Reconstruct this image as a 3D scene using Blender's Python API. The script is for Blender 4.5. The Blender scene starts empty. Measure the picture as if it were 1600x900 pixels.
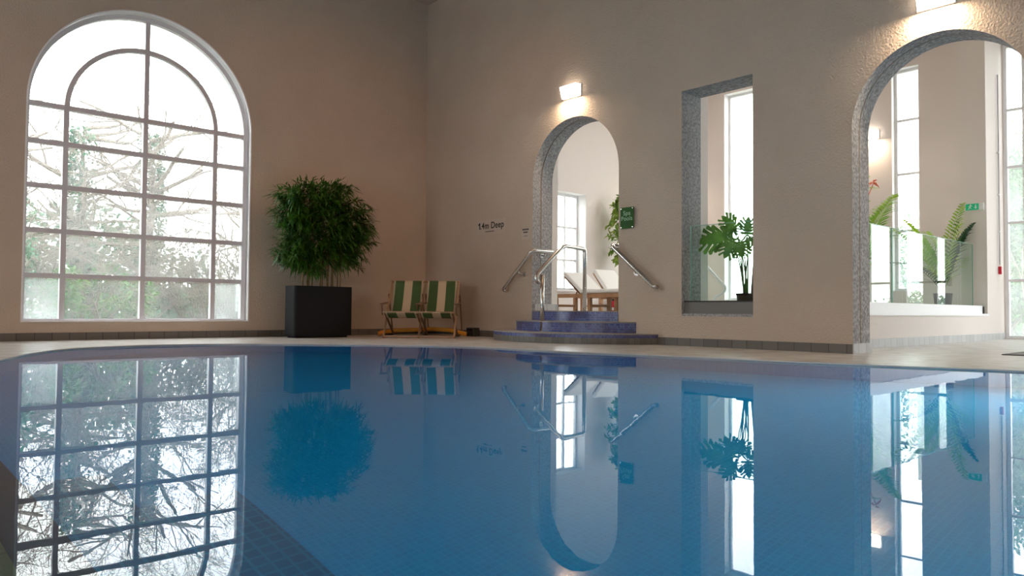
import bpy, bmesh, math, random
from mathutils import Vector, Matrix, noise
C = bpy.context.scene.collection
PI = math.pi
R = math.radians
random.seed(7)

# ------------------------------------------------------------------ camera
def set_camera():
    cam = bpy.data.cameras.new('camera')
    o = bpy.data.objects.new('camera', cam)
    C.objects.link(o)
    yaw, pit, roll, f = R(42.452), R(1.765), R(0.4405), 1167.11
    fw = Vector((math.sin(yaw)*math.cos(pit), math.cos(yaw)*math.cos(pit), math.sin(pit)))
    rt = Vector((math.cos(yaw), -math.sin(yaw), 0))
    up = rt.cross(fw)
    r2 = rt*math.cos(roll) + up*math.sin(roll)
    u2 = -rt*math.sin(roll) + up*math.cos(roll)
    m = Matrix((r2, u2, -fw)).transposed().to_4x4()
    m.translation = Vector((-8.197, -11.357, 0.45))
    o.matrix_world = m
    cam.sensor_width = 36
    cam.lens = f/1600*36
    cam.clip_start = .02
    cam.clip_end = 300
    bpy.context.scene.camera = o
set_camera()

# ------------------------------------------------------------------ world, light, exposure
SKY = 8.5
w = bpy.data.worlds.new('overcast_sky')
bpy.context.scene.world = w
w.use_nodes = True
nt = w.node_tree
bg = nt.nodes['Background']
bg.inputs['Color'].default_value = (0.97, 0.99, 1.0, 1)
bg.inputs['Strength'].default_value = SKY
vs = bpy.context.scene.view_settings
vs.view_transform = 'Standard'
vs.look = 'None'
vs.gamma = 1
vs.use_curve_mapping = False
vs.exposure = 0.0
WARM = (1.0, 0.60, 0.34)
POOL_FILL = ((-6.6, -15.2, 0, 66, 130), (-3.6, -15.0, 0, 52, 130), (-1.25, -11.4, R(33), 60, 75))
LAMP = dict(spots=95, ceiling=24, sconce=16, spa=32, corridor=2)

def area_light(name, loc, size, power, col, rot=(0, 0, 0), parent=None, size_y=None, spread=PI):
    l = bpy.data.lights.new(name, 'AREA')
    l.energy = power
    l.color = col
    l.size = size
    if size_y:
        l.shape = 'RECTANGLE'
        l.size_y = size_y
    l.spread = spread
    o = bpy.data.objects.new(name, l)
    C.objects.link(o)
    o.location = loc
    o.rotation_euler = rot
    if parent:
        o.parent = parent
    return o

# ------------------------------------------------------------------ materials
def nodes(m):
    m.use_nodes = True
    return m.node_tree.nodes, m.node_tree.links
def setin(b, k, v):
    if k in b.inputs:
        b.inputs[k].default_value = v
def mat(name, col, rough=.5, metal=0, bump=0, bscale=200, spot=None, sscale=5, spec=.5, emit=None, estr=0, trans=0, bdetail=2, sub=0):
    """spot: second colour mixed in with noise"""
    m = bpy.data.materials.new(name)
    N, L = nodes(m)
    b = N['Principled BSDF']
    setin(b, 'Base Color', (*col, 1))
    setin(b, 'Roughness', rough)
    setin(b, 'Metallic', metal)
    setin(b, 'Specular IOR Level', spec)
    setin(b, 'Transmission Weight', trans)
    if emit:
        setin(b, 'Emission Color', (*emit, 1))
        setin(b, 'Emission Strength', estr)
    geo = N.new('ShaderNodeNewGeometry')
    if spot:
        n = N.new('ShaderNodeTexNoise')
        n.inputs['Scale'].default_value = sscale
        n.inputs['Detail'].default_value = 6
        L.new(geo.outputs['Position'], n.inputs['Vector'])
        r = N.new('ShaderNodeValToRGB')
        r.color_ramp.elements[0].position = .35
        r.color_ramp.elements[1].position = .68
        r.color_ramp.elements[0].color = (*col, 1)
        r.color_ramp.elements[1].color = (*spot, 1)
        L.new(n.outputs['Fac'], r.inputs['Fac'])
        L.new(r.outputs['Color'], b.inputs['Base Color'])
    if bump:
        n = N.new('ShaderNodeTexNoise')
        n.inputs['Scale'].default_value = bscale
        n.inputs['Detail'].default_value = bdetail
        L.new(geo.outputs['Position'], n.inputs['Vector'])
        bp = N.new('ShaderNodeBump')
        bp.inputs['Strength'].default_value = 1
        bp.inputs['Distance'].default_value = bump
        L.new(n.outputs['Fac'], bp.inputs['Height'])
        L.new(bp.outputs['Normal'], b.inputs['Normal'])
    return m

def tile_mat(name, col, col2, mortar, size, mort=.06, rough=.4, axes='XY', bump=.001, spec=.5, ratio=1.0, spots=None):
    """square tiles laid along two world axes; colours vary from tile to tile"""
    m = bpy.data.materials.new(name)
    N, L = nodes(m)
    b = N['Principled BSDF']
    setin(b, 'Roughness', rough)
    setin(b, 'Specular IOR Level', spec)
    geo = N.new('ShaderNodeNewGeometry')
    sp = N.new('ShaderNodeSeparateXYZ')
    L.new(geo.outputs['Position'], sp.inputs[0])
    cb = N.new('ShaderNodeCombineXYZ')
    if axes == 'SUM':       # along any wall: x-y against height
        mm = N.new('ShaderNodeMath'); mm.operation = 'SUBTRACT'
        L.new(sp.outputs['X'], mm.inputs[0]); L.new(sp.outputs['Y'], mm.inputs[1])
        L.new(mm.outputs[0], cb.inputs['X']); L.new(sp.outputs['Z'], cb.inputs['Y'])
    else:
        L.new(sp.outputs[axes[0]], cb.inputs['X']); L.new(sp.outputs[axes[1]], cb.inputs['Y'])
    br = N.new('ShaderNodeTexBrick')
    br.offset = 0
    br.inputs['Scale'].default_value = 1
    br.inputs['Brick Width'].default_value = size
    br.inputs['Row Height'].default_value = size*ratio
    br.inputs['Mortar Size'].default_value = size*mort
    br.inputs['Mortar Smooth'].default_value = .1
    br.inputs['Color1'].default_value = (*col, 1)
    br.inputs['Color2'].default_value = (*col2, 1)
    br.inputs['Mortar'].default_value = (*mortar, 1)
    L.new(cb.outputs[0], br.inputs['Vector'])
    out = br.outputs['Color']
    if spots:
        n = N.new('ShaderNodeTexNoise'); n.inputs['Scale'].default_value = 4; n.inputs['Detail'].default_value = 5
        L.new(geo.outputs['Position'], n.inputs['Vector'])
        mx = N.new('ShaderNodeMix'); mx.data_type = 'RGBA'
        r = N.new('ShaderNodeValToRGB'); r.color_ramp.elements[0].position = .45; r.color_ramp.elements[1].position = .7
        L.new(n.outputs['Fac'], r.inputs['Fac']); L.new(r.outputs['Color'], mx.inputs[0])
        L.new(out, mx.inputs[6]); mx.inputs[7].default_value = (*spots, 1)
        out = mx.outputs[2]
    L.new(out, b.inputs['Base Color'])
    if bump:
        bp = N.new('ShaderNodeBump')
        bp.invert = True
        bp.inputs['Distance'].default_value = bump
        L.new(br.outputs['Fac'], bp.inputs['Height'])
        L.new(bp.outputs['Normal'], b.inputs['Normal'])
    return m

def two_sided_fresnel(N, L, ior):
    """Fresnel reflectance that is the same from either side of a thin sheet"""
    fr = N.new('ShaderNodeFresnel')
    g = N.new('ShaderNodeNewGeometry')
    mr = N.new('ShaderNodeMapRange')
    mr.inputs[3].default_value = ior; mr.inputs[4].default_value = 1/ior
    L.new(g.outputs['Backfacing'], mr.inputs[0])
    L.new(mr.outputs[0], fr.inputs['IOR'])
    return fr
def glass_mat(name, tint, refl=1.5, haze=0.0, rough=0.0, hscale=1.5):
    """thin pane: Fresnel mirror over a clear tint, with an optional fog of condensation"""
    m = bpy.data.materials.new(name)
    N, L = nodes(m)
    N.remove(N['Principled BSDF'])
    out = N['Material Output']
    tr = N.new('ShaderNodeBsdfTransparent'); tr.inputs[0].default_value = (*tint, 1)
    gl = N.new('ShaderNodeBsdfGlossy'); gl.inputs['Roughness'].default_value = rough
    gl.inputs['Color'].default_value = (.95, 1, .98, 1)
    fr = two_sided_fresnel(N, L, refl)
    mx = N.new('ShaderNodeMixShader')
    base = tr.outputs[0]
    if haze:
        tl = N.new('ShaderNodeBsdfTranslucent'); tl.inputs[0].default_value = (.92, .97, 1, 1)
        n = N.new('ShaderNodeTexNoise'); n.inputs['Scale'].default_value = hscale; n.inputs['Detail'].default_value = 3
        geo = N.new('ShaderNodeNewGeometry'); L.new(geo.outputs['Position'], n.inputs['Vector'])
        mr = N.new('ShaderNodeMapRange')
        mr.inputs[1].default_value = .3; mr.inputs[2].default_value = .7
        mr.inputs[3].default_value = haze*.7; mr.inputs[4].default_value = min(1, haze*1.3)
        L.new(n.outputs['Fac'], mr.inputs[0])
        m2 = N.new('ShaderNodeMixShader')
        L.new(mr.outputs[0], m2.inputs[0]); L.new(tr.outputs[0], m2.inputs[1]); L.new(tl.outputs[0], m2.inputs[2])
        base = m2.outputs[0]
    L.new(fr.outputs[0], mx.inputs[0]); L.new(base, mx.inputs[1]); L.new(gl.outputs[0], mx.inputs[2])
    L.new(mx.outputs[0], out.inputs['Surface'])
    return m

def leaf_mat(name, c1, c2, scale=6, tl=.35, rough=.45):
    m = bpy.data.materials.new(name)
    N, L = nodes(m)
    b = N['Principled BSDF']
    out = N['Material Output']
    geo = N.new('ShaderNodeNewGeometry')
    n = N.new('ShaderNodeTexNoise'); n.inputs['Scale'].default_value = scale; n.inputs['Detail'].default_value = 3
    L.new(geo.outputs['Position'], n.inputs['Vector'])
    r = N.new('ShaderNodeValToRGB')
    r.color_ramp.elements[0].position = .35; r.color_ramp.elements[1].position = .65
    r.color_ramp.elements[0].color = (*c1, 1); r.color_ramp.elements[1].color = (*c2, 1)
    L.new(n.outputs['Fac'], r.inputs['Fac'])
    L.new(r.outputs['Color'], b.inputs['Base Color'])
    setin(b, 'Roughness', rough)
    t = N.new('ShaderNodeBsdfTranslucent')
    L.new(r.outputs['Color'], t.inputs[0])
    mx = N.new('ShaderNodeMixShader'); mx.inputs[0].default_value = tl
    L.new(b.outputs[0], mx.inputs[1]); L.new(t.outputs[0], mx.inputs[2])
    L.new(mx.outputs[0], out.inputs['Surface'])
    return m

M = {}
M['stucco'] = mat('beige_stucco', (.57, .465, .38), .9, bump=.010, bscale=42, spot=(.53, .43, .35), sscale=1.3, spec=.2, bdetail=3)
M['stucco_lit'] = mat('lit_stucco', (.80, .735, .70), .9, bump=.003, bscale=60, spec=.2)  # same paint as the beige, spa room brightness put into the colour
M['concrete'] = mat('grey_rough_concrete', (.25, .245, .25), .95, bump=.016, bscale=38, spot=(.50, .49, .50), sscale=30, spec=.15, bdetail=5)
M['white_paint'] = mat('white_paint', (.86, .86, .88), .45)
M['backlit_paint'] = mat('backlit_window_paint', (.60, .58, .61), .45)  # white bars greyed: their backlit shade is put into the colour
M['white_reveal'] = mat('white_reveal_plaster', (.85, .84, .84), .7, bump=.001, bscale=60)
M['ceiling'] = mat('ceiling_paint', (.50, .40, .33), .9)
M['deck'] = tile_mat('nonslip_mosaic_deck', (.68, .66, .64), (.60, .58, .57), (.42, .39, .37), .05, .08, .30, 'XY', .0006, spots=(.40, .34, .29))
M['coping'] = mat('pale_coping', (.66, .60, .55), .35)
M['skirt'] = tile_mat('grey_brown_skirting_tile', (.16, .145, .13), (.125, .115, .10), (.07, .06, .055), .2, .03, .45, 'SUM', .001)
M['skirt_pale'] = tile_mat('pale_grey_skirting_tile', (.50, .50, .50), (.42, .42, .43), (.30, .29, .28), .2, .03, .45, 'SUM', .001)
M['skirt_step'] = tile_mat('grey_step_tile', (.17, .16, .15), (.12, .11, .10), (.06, .055, .05), .11, .03, .45, 'SUM', .001)
M['mosaic'] = tile_mat('blue_mosaic', (.035, .055, .26), (.12, .17, .46), (.20, .21, .30), .032, .10, .25, 'SUM', .0008, spots=(.10, .09, .19))
M['tread'] = mat('pale_tread', (.30, .27, .25), .6, bump=.001, bscale=60)
M['pool_tile'] = tile_mat('blue_pool_mosaic', (.004, .36, .72), (.006, .40, .77), (.01, .46, .80), .03, .08, .3, 'XY', .0005)
M['pool_wall_tile'] = tile_mat('blue_pool_wall_mosaic', (.012, .20, .50), (.02, .25, .55), (.03, .28, .55), .06, .10, .3, 'SUM', .0005)
M['pool_shaded'] = tile_mat('shaded_blue_step_mosaic', (.002, .17, .36), (.003, .20, .40), (.006, .28, .50), .06, .09, .3, 'XY', .0008)  # pool tile darkened: shade on the step faces put into the colour
M['pool_tan'] = tile_mat('tan_ledge_tile', (.40, .27, .17), (.36, .25, .16), (.28, .19, .12), .3, .015, .4, 'XY', .0005)
M['navy'] = mat('navy_nosing_tile', (.025, .02, .06), .3)
M['steel'] = mat('brushed_steel', (.62, .60, .58), .22, 1)
M['planter'] = mat('charcoal_planter', (.009, .009, .011), .55, bump=.0008, bscale=300, spec=.15)
M['soil'] = mat('dark_soil', (.03, .02, .015), .95)
M['bamboo_stem'] = mat('bamboo_cane', (.30, .19, .08), .5, spot=(.20, .13, .06), sscale=12)
M['bamboo'] = leaf_mat('bamboo_leaf', (.010, .060, .006), (.06, .19, .012), 5, .25)
M['monstera'] = leaf_mat('monstera_leaf', (.05, .19, .03), (.15, .36, .05), 6, .3, .35)
M['palm'] = leaf_mat('palm_leaf', (.18, .46, .03), (.52, .72, .07), 3, .35)
M['palm_dark'] = leaf_mat('dark_palm_leaf', (.01, .05, .02), (.03, .12, .03), 5, .2)
M['fig'] = leaf_mat('fig_leaf', (.10, .22, .03), (.35, .45, .08), 5, .35)
M['petal'] = mat('orange_petal', (.9, .13, .02), .5)
M['wood'] = mat('varnished_beech', (.36, .22, .13), .45, spot=(.34, .19, .09), sscale=14)
M['wood_dark'] = mat('dark_beech', (.17, .085, .04), .5)
M['teak'] = mat('teak', (.46, .25, .13), .55, spot=(.38, .20, .10), sscale=9)
M['cushion'] = mat('white_cushion', (.86, .84, .82), .9, bump=.001, bscale=150)
M['green_acrylic'] = mat('green_acrylic', (.022, .10, .012), .5, spec=.2)
M['print'] = mat('black_print', (.012, .012, .014), .6)
M['print_pale'] = mat('pale_green_print', (.40, .60, .42), .6)
M['print_deep'] = mat('dark_green_print', (.012, .05, .015), .6)
M['sign_clear'] = mat('pale_acrylic', (.55, .455, .38), .3)
M['white_plastic'] = mat('white_plastic', (.8, .8, .8), .4)
M['exit_green'] = mat('exit_sign_green', (.0, .28, .12), .4, emit=(.0, .40, .18), estr=.4)
M['red'] = mat('red_plastic', (.6, .01, .03), .4)
M['cord'] = mat('grey_conduit', (.55, .53, .54), .5)
M['dark_rubber'] = mat('dark_rubber', (.03, .028, .027), .7)
M['orange_foam'] = mat('orange_foam', (.65, .19, .02), .8, spot=(.70, .36, .03), sscale=2)
M['mat_fibre'] = mat('grey_mat_fibre', (.22, .21, .21), .95, bump=.004, bscale=90)
M['pane_fog'] = glass_mat('misted_window_glass', (.97, 1, .99), 1.45, haze=.045)
M['pane_foggier'] = glass_mat('condensation_window_glass', (.95, 1, .99), 1.45, haze=.12)
M['pane'] = glass_mat('window_glass', (.97, .99, .98), 1.45, haze=.12)
M['balus'] = glass_mat('balustrade_glass', (.78, .92, .88), 1.75)
M['balus_edge'] = mat('green_glass_edge', (.25, .50, .42), .15)
M['lampglass'] = mat('lit_lamp_glass', (.9, .85, .8), .4, emit=(1, .90, .76), estr=6)
M['bark'] = mat('pale_bark', (.22, .18, .16), .9, bump=.01, bscale=20, spot=(.14, .12, .10), sscale=6)
M['twig'] = mat('bare_twig_bark', (.26, .22, .19), .9)
M['ivy'] = leaf_mat('ivy_leaf', (.012, .12, .05), (.05, .24, .11), 1.6, .25)
M['bush'] = leaf_mat('laurel_leaf', (.05, .18, .035), (.15, .29, .07), 1.1, .3)
M['earth'] = mat('leafy_ground', (.11, .13, .06), .95, spot=(.20, .15, .09), sscale=2)
M['garden_wall'] = mat('garden_wall_stone', (.26, .23, .21), .95, spot=(.16, .2, .13), sscale=1.2)
M['stripe'] = None

def stripe_mat():
    m = bpy.data.materials.new('striped_canvas')
    N, L = nodes(m)
    b = N['Principled BSDF']
    setin(b, 'Roughness', .9)
    at = N.new('ShaderNodeUVMap')
    sp = N.new('ShaderNodeSeparateXYZ')
    L.new(at.outputs[0], sp.inputs[0])
    r = N.new('ShaderNodeValToRGB')
    r.color_ramp.interpolation = 'CONSTANT'
    e = r.color_ramp.elements
    e[0].position = 0; e[0].color = (.52, .43, .31, 1)
    e[1].position = .05; e[1].color = (.05, .095, .03, 1)
    for p, c in ((.36, (.52, .41, .28, 1)), (.64, (.05, .095, .03, 1)), (.95, (.52, .43, .31, 1))):
        x = e.new(p); x.color = c
    L.new(sp.outputs['X'], r.inputs['Fac'])
    L.new(r.outputs['Color'], b.inputs['Base Color'])
    return m
M['stripe'] = stripe_mat()

def water_mat():
    m = bpy.data.materials.new('pool_water')
    N, L = nodes(m)
    N.remove(N['Principled BSDF'])
    out = N['Material Output']
    tr = N.new('ShaderNodeBsdfRefraction'); tr.inputs[0].default_value = (.55, .90, 1, 1)
    tr.inputs['IOR'].default_value = 1.333; tr.inputs['Roughness'].default_value = 0.0
    gl = N.new('ShaderNodeBsdfGlossy'); gl.inputs['Roughness'].default_value = 0.004
    fr = N.new('ShaderNodeFresnel'); fr.inputs['IOR'].default_value = 1.333
    mx = N.new('ShaderNodeMixShader')
    geo = N.new('ShaderNodeNewGeometry')
    n = N.new('ShaderNodeTexNoise'); n.inputs['Scale'].default_value = 5.5; n.inputs['Detail'].default_value = 2
    L.new(geo.outputs['Position'], n.inputs['Vector'])
    bp = N.new('ShaderNodeBump'); bp.inputs['Distance'].default_value = .0002; bp.inputs['Strength'].default_value = 1
    L.new(n.outputs['Fac'], bp.inputs['Height'])
    L.new(bp.outputs['Normal'], gl.inputs['Normal'])
    L.new(fr.outputs[0], mx.inputs[0]); L.new(tr.outputs[0], mx.inputs[1]); L.new(gl.outputs[0], mx.inputs[2])
    L.new(mx.outputs[0], out.inputs['Surface'])
    return m
M['water'] = water_mat()

# ------------------------------------------------------------------ mesh helpers
class MB:
    def __init__(s):
        s.v, s.f, s.mi, s.sm, s.uv = [], [], [], [], {}
    def add(s, vs_, fs, mi=0, smooth=False):
        o = len(s.v)
        s.v += [tuple(p) for p in vs_]
        for f in fs:
            s.f.append(tuple(i+o for i in f)); s.mi.append(mi); s.sm.append(smooth)
        return o
    def box(s, a, b, mi=0):
        x0, y0, z0 = a; x1, y1, z1 = b
        x0, x1 = min(x0, x1), max(x0, x1); y0, y1 = min(y0, y1), max(y0, y1); z0, z1 = min(z0, z1), max(z0, z1)
        s.add([(x0, y0, z0), (x1, y0, z0), (x1, y1, z0), (x0, y1, z0), (x0, y0, z1), (x1, y0, z1), (x1, y1, z1), (x0, y1, z1)],
              [(0, 3, 2, 1), (4, 5, 6, 7), (0, 1, 5, 4), (1, 2, 6, 5), (2, 3, 7, 6), (3, 0, 4, 7)], mi)
    def bar(s, p, q, wd, th, up=(0, 0, 1), mi=0):
        """rectangular bar from p to q, wd across, th along up"""
        p, q = Vector(p), Vector(q)
        d = (q-p).normalized(); u = Vector(up)
        r = d.cross(u).normalized(); u = r.cross(d).normalized()
        r = r*wd/2; u = u*th/2
        vs_ = [p-r-u, p+r-u, p+r+u, p-r+u, q-r-u, q+r-u, q+r+u, q-r+u]
        s.add(vs_, [(0, 3, 2, 1), (4, 5, 6, 7), (0, 1, 5, 4), (1, 2, 6, 5), (2, 3, 7, 6), (3, 0, 4, 7)], mi)
    def tube(s, pts, rad, n=8, mi=0, cap=True):
        pts = [Vector(p) for p in pts]
        if not isinstance(rad, (list, tuple)):
            rad = [rad]*len(pts)
        o = len(s.v)
        ref = None
        for i, p in enumerate(pts):
            a = pts[max(i-1, 0)]; b = pts[min(i+1, len(pts)-1)]
            d = (b-a).normalized()
            if ref is None:
                ref = Vector((0, 0, 1)) if abs(d.z) < .9 else Vector((1, 0, 0))
                ref = (ref-d*ref.dot(d)).normalized()
            else:
                ref = ref-d*ref.dot(d)
                ref = ref.normalized() if ref.length > 1e-5 else d.orthogonal().normalized()
            bi = d.cross(ref)
            for k in range(n):
                t = 2*PI*k/n
                s.v.append(tuple(p+(ref*math.cos(t)+bi*math.sin(t))*rad[i]))
        for i in range(len(pts)-1):
            for k in range(n):
                k2 = (k+1) % n
                s.f.append((o+i*n+k, o+i*n+k2, o+(i+1)*n+k2, o+(i+1)*n+k)); s.mi.append(mi); s.sm.append(True)
        if cap:
            s.f.append(tuple(o+k for k in range(n))[::-1]); s.mi.append(mi); s.sm.append(False)
            e = o+(len(pts)-1)*n
            s.f.append(tuple(e+k for k in range(n))); s.mi.append(mi); s.sm.append(False)
    def build(s, name, ms, parent=None, loc=None, bevel=0, recalc=True):
        me = bpy.data.meshes.new(name)
        me.from_pydata(s.v, [], s.f)
        if not isinstance(ms, (list, tuple)):
            ms = [ms]
        for m in ms:
            me.materials.append(m)
        me.polygons.foreach_set('material_index', s.mi)
        me.polygons.foreach_set('use_smooth', s.sm)
        if recalc or bevel:
            bm = bmesh.new(); bm.from_mesh(me)
            if recalc:
                bmesh.ops.recalc_face_normals(bm, faces=bm.faces)
            if bevel:
                es = [e for e in bm.edges if len(e.link_faces) == 2 and e.calc_face_angle(0) > .6]
                bmesh.ops.bevel(bm, geom=es, offset=bevel, segments=2, affect='EDGES', profile=.5)
            bm.to_mesh(me); bm.free()
        me.update()
        o = bpy.data.objects.new(name, me)
        C.objects.link(o)
        if parent:
            o.parent = parent
        if loc:
            o.location = loc
        return o

def tag(o, label=None, cat=None, group=None, kind=None):
    if label: o['label'] = label
    if cat: o['category'] = cat
    if group: o['group'] = group
    if kind: o['kind'] = kind
    return o
def thing(name, loc=(0, 0, 0), rz=0, label=None, cat=None, group=None, kind=None):
    o = bpy.data.objects.new(name, None)
    o.empty_display_size = .1
    C.objects.link(o)
    o.location = loc; o.rotation_euler = (0, 0, rz)
    return tag(o, label, cat, group, kind)
def struct(o, label=None, cat=None):
    o['kind'] = 'structure'
    if label: o['label'] = label
    if cat: o['category'] = cat
    return o

def curve_mesh(loops, depth):
    """fill 2D loops (holes allowed) and extrude to depth; returns verts, faces in local (u,v,w), w in 0..depth"""
    cu = bpy.data.curves.new('tmp', 'CURVE')
    cu.dimensions = '2D'; cu.fill_mode = 'BOTH'; cu.extrude = depth/2
    for lp in loops:
        sp = cu.splines.new('POLY'); sp.points.add(len(lp)-1); sp.use_cyclic_u = True
        for i, (x, y) in enumerate(lp):
            sp.points[i].co = (x, y, 0, 1)
    o = bpy.data.objects.new('tmp', cu)
    C.objects.link(o)
    dg = bpy.context.evaluated_depsgraph_get(); dg.update()
    me = bpy.data.meshes.new_from_object(o.evaluated_get(dg))
    vs_ = [(v.co.x, v.co.y, v.co.z+depth/2) for v in me.vertices]
    fs = [tuple(p.vertices) for p in me.polygons]
    nz = [abs(p.normal.z) for p in me.polygons]
    bpy.data.objects.remove(o); bpy.data.curves.remove(cu); bpy.data.meshes.remove(me)
    return vs_, fs, nz
def prism(mb, loops, depth, fn, mi=0, side=None):
    vs_, fs, nz = curve_mesh(loops, depth)
    o = len(mb.v)
    mb.v += [tuple(fn(*v)) for v in vs_]
    for f, n in zip(fs, nz):
        mb.f.append(tuple(i+o for i in f))
        mb.mi.append(side if (side is not None and n < .5) else mi); mb.sm.append(False)
def text_mesh(txt, size, fn, mb, mi=0, depth=.002, offset=0.0, align='CENTER', xs=1.0):
    cu = bpy.data.curves.new('tmp', 'FONT')
    cu.body = txt; cu.size = size; cu.extrude = depth/2; cu.offset = offset; cu.align_x = align; cu.align_y = 'CENTER'; cu.space_character = 1.06
    o = bpy.data.objects.new('tmp', cu); C.objects.link(o)
    dg = bpy.context.evaluated_depsgraph_get(); dg.update()
    me = bpy.data.meshes.new_from_object(o.evaluated_get(dg))
    b = len(mb.v)
    mb.v += [tuple(fn(v.co.x*xs, v.co.y, v.co.z+depth/2)) for v in me.vertices]
    for p in me.polygons:
        mb.f.append(tuple(i+b for i in p.vertices)); mb.mi.append(mi); mb.sm.append(False)
    bpy.data.objects.remove(o); bpy.data.curves.remove(cu); bpy.data.meshes.remove(me)

def arch(c, r, z0, zb, n=40, grow=0):
    """arched outline: centre c, radius r, springing z0, bottom zb"""
    r += grow
    p = [(c-r, zb-grow), (c+r, zb-grow)]
    p += [(c+r*math.cos(PI*i/n), z0+r*math.sin(PI*i/n)) for i in range(n+1)]
    return p
def rect(a, b, z0, z1):
    return [(a, z0), (b, z0), (b, z1), (a, z1)]
def arc_pts(c, r, z0, a0, a1, n=40):
    return [(c+r*math.cos(a0+(a1-a0)*i/n), z0+r*math.sin(a0+(a1-a0)*i/n)) for i in range(n+1)]
def smooth_loop(pts, k=8):
    out = []
    n = len(pts)
    for i in range(n):
        p0, p1, p2, p3 = (Vector(pts[(i+j-1) % n]) for j in range(4))
        for t in range(k):
            t /= k
            out.append(tuple(.5*((2*p1)+(p2-p0)*t+(2*p0-5*p1+4*p2-p3)*t*t+(-p0+3*p1-3*p2+p3)*t**3)))
    return out
def bend_path(pts, r=.08, n=6):
    """round the corners of a polyline"""
    pts = [Vector(p) for p in pts]
    out = [pts[0]]
    for i in range(1, len(pts)-1):
        a, b, c = pts[i-1], pts[i], pts[i+1]
        rr = min(r, (a-b).length*.45, (c-b).length*.45)
        s_ = b+(a-b).normalized()*rr; e_ = b+(c-b).normalized()*rr
        for k in range(n+1):
            t = k/n
            out.append(s_*(1-t)**2+b*2*t*(1-t)+e_*t*t)
    out.append(pts[-1])
    return out

# ------------------------------------------------------------------ the shell
ZD = .015          # deck above water
ZS = .46           # spa room floor
H = 6.2            # ceiling
XE = 7.3           # far end wall
TW = .44           # thickness of the cross wall
XB, YB = -13.5, -17.0

# -- pool outline
pool = smooth_loop([(-8.05, -6.2), (-7.14, -3.93), (-6.67, -2.85), (-6.13, -2.15), (-5.2, -1.85), (-4.25, -2.2), (-3.6, -2.75),
                    (-3.0, -3.35), (-2.45, -4.15), (-2.27, -4.95), (-2.2, -5.8), (-2.03, -6.5), (-1.90, -7.2), (-1.80, -7.87), (-1.68, -8.4),
                    (-1.54, -8.88), (-1.40, -9.33), (-1.28, -9.75), (-1.2, -10.6), (-1.3, -12.5), (-2.2, -14.6), (-5.0, -15.4), (-8.5, -15.2), (-9.7, -13.2),
                    (-9.6, -10.6), (-8.9, -8.2)], 8)

def XYZ(u, v, w_): return (u, v, w_)
mb = MB()
prism(mb, [[(XB, YB), (XE, YB), (XE, 0), (XB, 0)], pool], .2, lambda u, v, w_: (u, v, w_+ZD-.2), 0, 1)
struct(mb.build('floor', [M['deck'], M['coping']]), 'pale grey non-slip mosaic deck around the pool', 'floor')

PD = 1.4
# pool basin: walls, floor, benches on the left
mb = MB()
n = len(pool)
for i in range(n):
    a, b = pool[i], pool[(i+1) % n]
    mb.add([(a[0], a[1], ZD-.01), (b[0], b[1], ZD-.01), (b[0], b[1], -PD-.02), (a[0], a[1], -PD-.02)], [(0, 1, 2, 3)], 1)
prism(mb, [pool], .1, lambda u, v, w_: (u, v, w_-PD-.1), 0)
struct(mb.build('trim_1', [M['pool_tile'], M['pool_wall_tile']]), 'blue mosaic tiled pool basin under the water', 'pool basin')
def clip_poly(poly, xmax):
    out = []
    for i in range(len(poly)):
        a, b = poly[i], poly[(i+1) % len(poly)]
        ina, inb = a[0] <= xmax, b[0] <= xmax
        if ina: out.append(a)
        if ina != inb:
            t = (xmax-a[0])/(b[0]-a[0]); out.append((xmax, a[1]+t*(b[1]-a[1])))
    return out
mb = MB()
prism(mb, [clip_poly(pool, -7.85)], 1.0, lambda u, v, w_: (u, v, w_-1.4), 0, 1)
mb.box((-7.88, -13.6, -.45), (-7.75, -5.9, -.398), 2)
struct(mb.build('trim_2', [M['pool_tan'], M['pool_shaded'], M['navy']]), 'tan tiled shallow ledge under the water at the near left', 'pool ledge')
def clip_y(poly, ymax):
    return [(x, y) for y, x in clip_poly([(y, x) for x, y in poly], ymax)]
near = clip_y(pool, -8.15)
mb = MB()
prism(mb, [clip_poly(near, -7.4)], .5, lambda u, v, w_: (u, v, w_-1.4), 0, 0)
prism(mb, [clip_poly(near, -6.88)], .04, lambda u, v, w_: (u, v, w_-1.4), 0, 0)  # thin dark sheet standing in for shaded step faces
struct(mb.build('trim_3', [M['pool_shaded']]), 'blue mosaic underwater steps, shade painted in, along the left of the pool', 'pool steps')

mb = MB()
area2 = sum(pool[i][0]*pool[(i+1) % n][1]-pool[(i+1) % n][0]*pool[i][1] for i in range(n))
ring = pool if area2 > 0 else pool[::-1]
mb.add([(x, y, 0) for x, y in ring], [tuple(range(len(pool)))])
wat = mb.build('pool_water', M['water'], recalc=False)
# lamps added under the water, out of view, to brighten the pool
def pool_fill_lamp(x, y, ang, power, spread):
    t = thing('pool_fill_lamp', (x, y, -.7), ang, 'unseen underwater lamp added to brighten the pool', 'pool lamp', 'added underwater fill lamps')
    mb = MB(); mb.tube([(0, -.02, 0), (0, .02, 0)], .16, 24); mb.build('lamp_rim', M['white_paint'], t)
    area_light('lamp_bulb', (0, .03, 0), .26, power, (.22, 1, .90), (PI/2, 0, 0), t, spread=R(spread))
for a_ in POOL_FILL: pool_fill_lamp(*a_)
tag(wat, 'still blue pool water mirroring the window and arches', 'water', kind='stuff')

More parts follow.
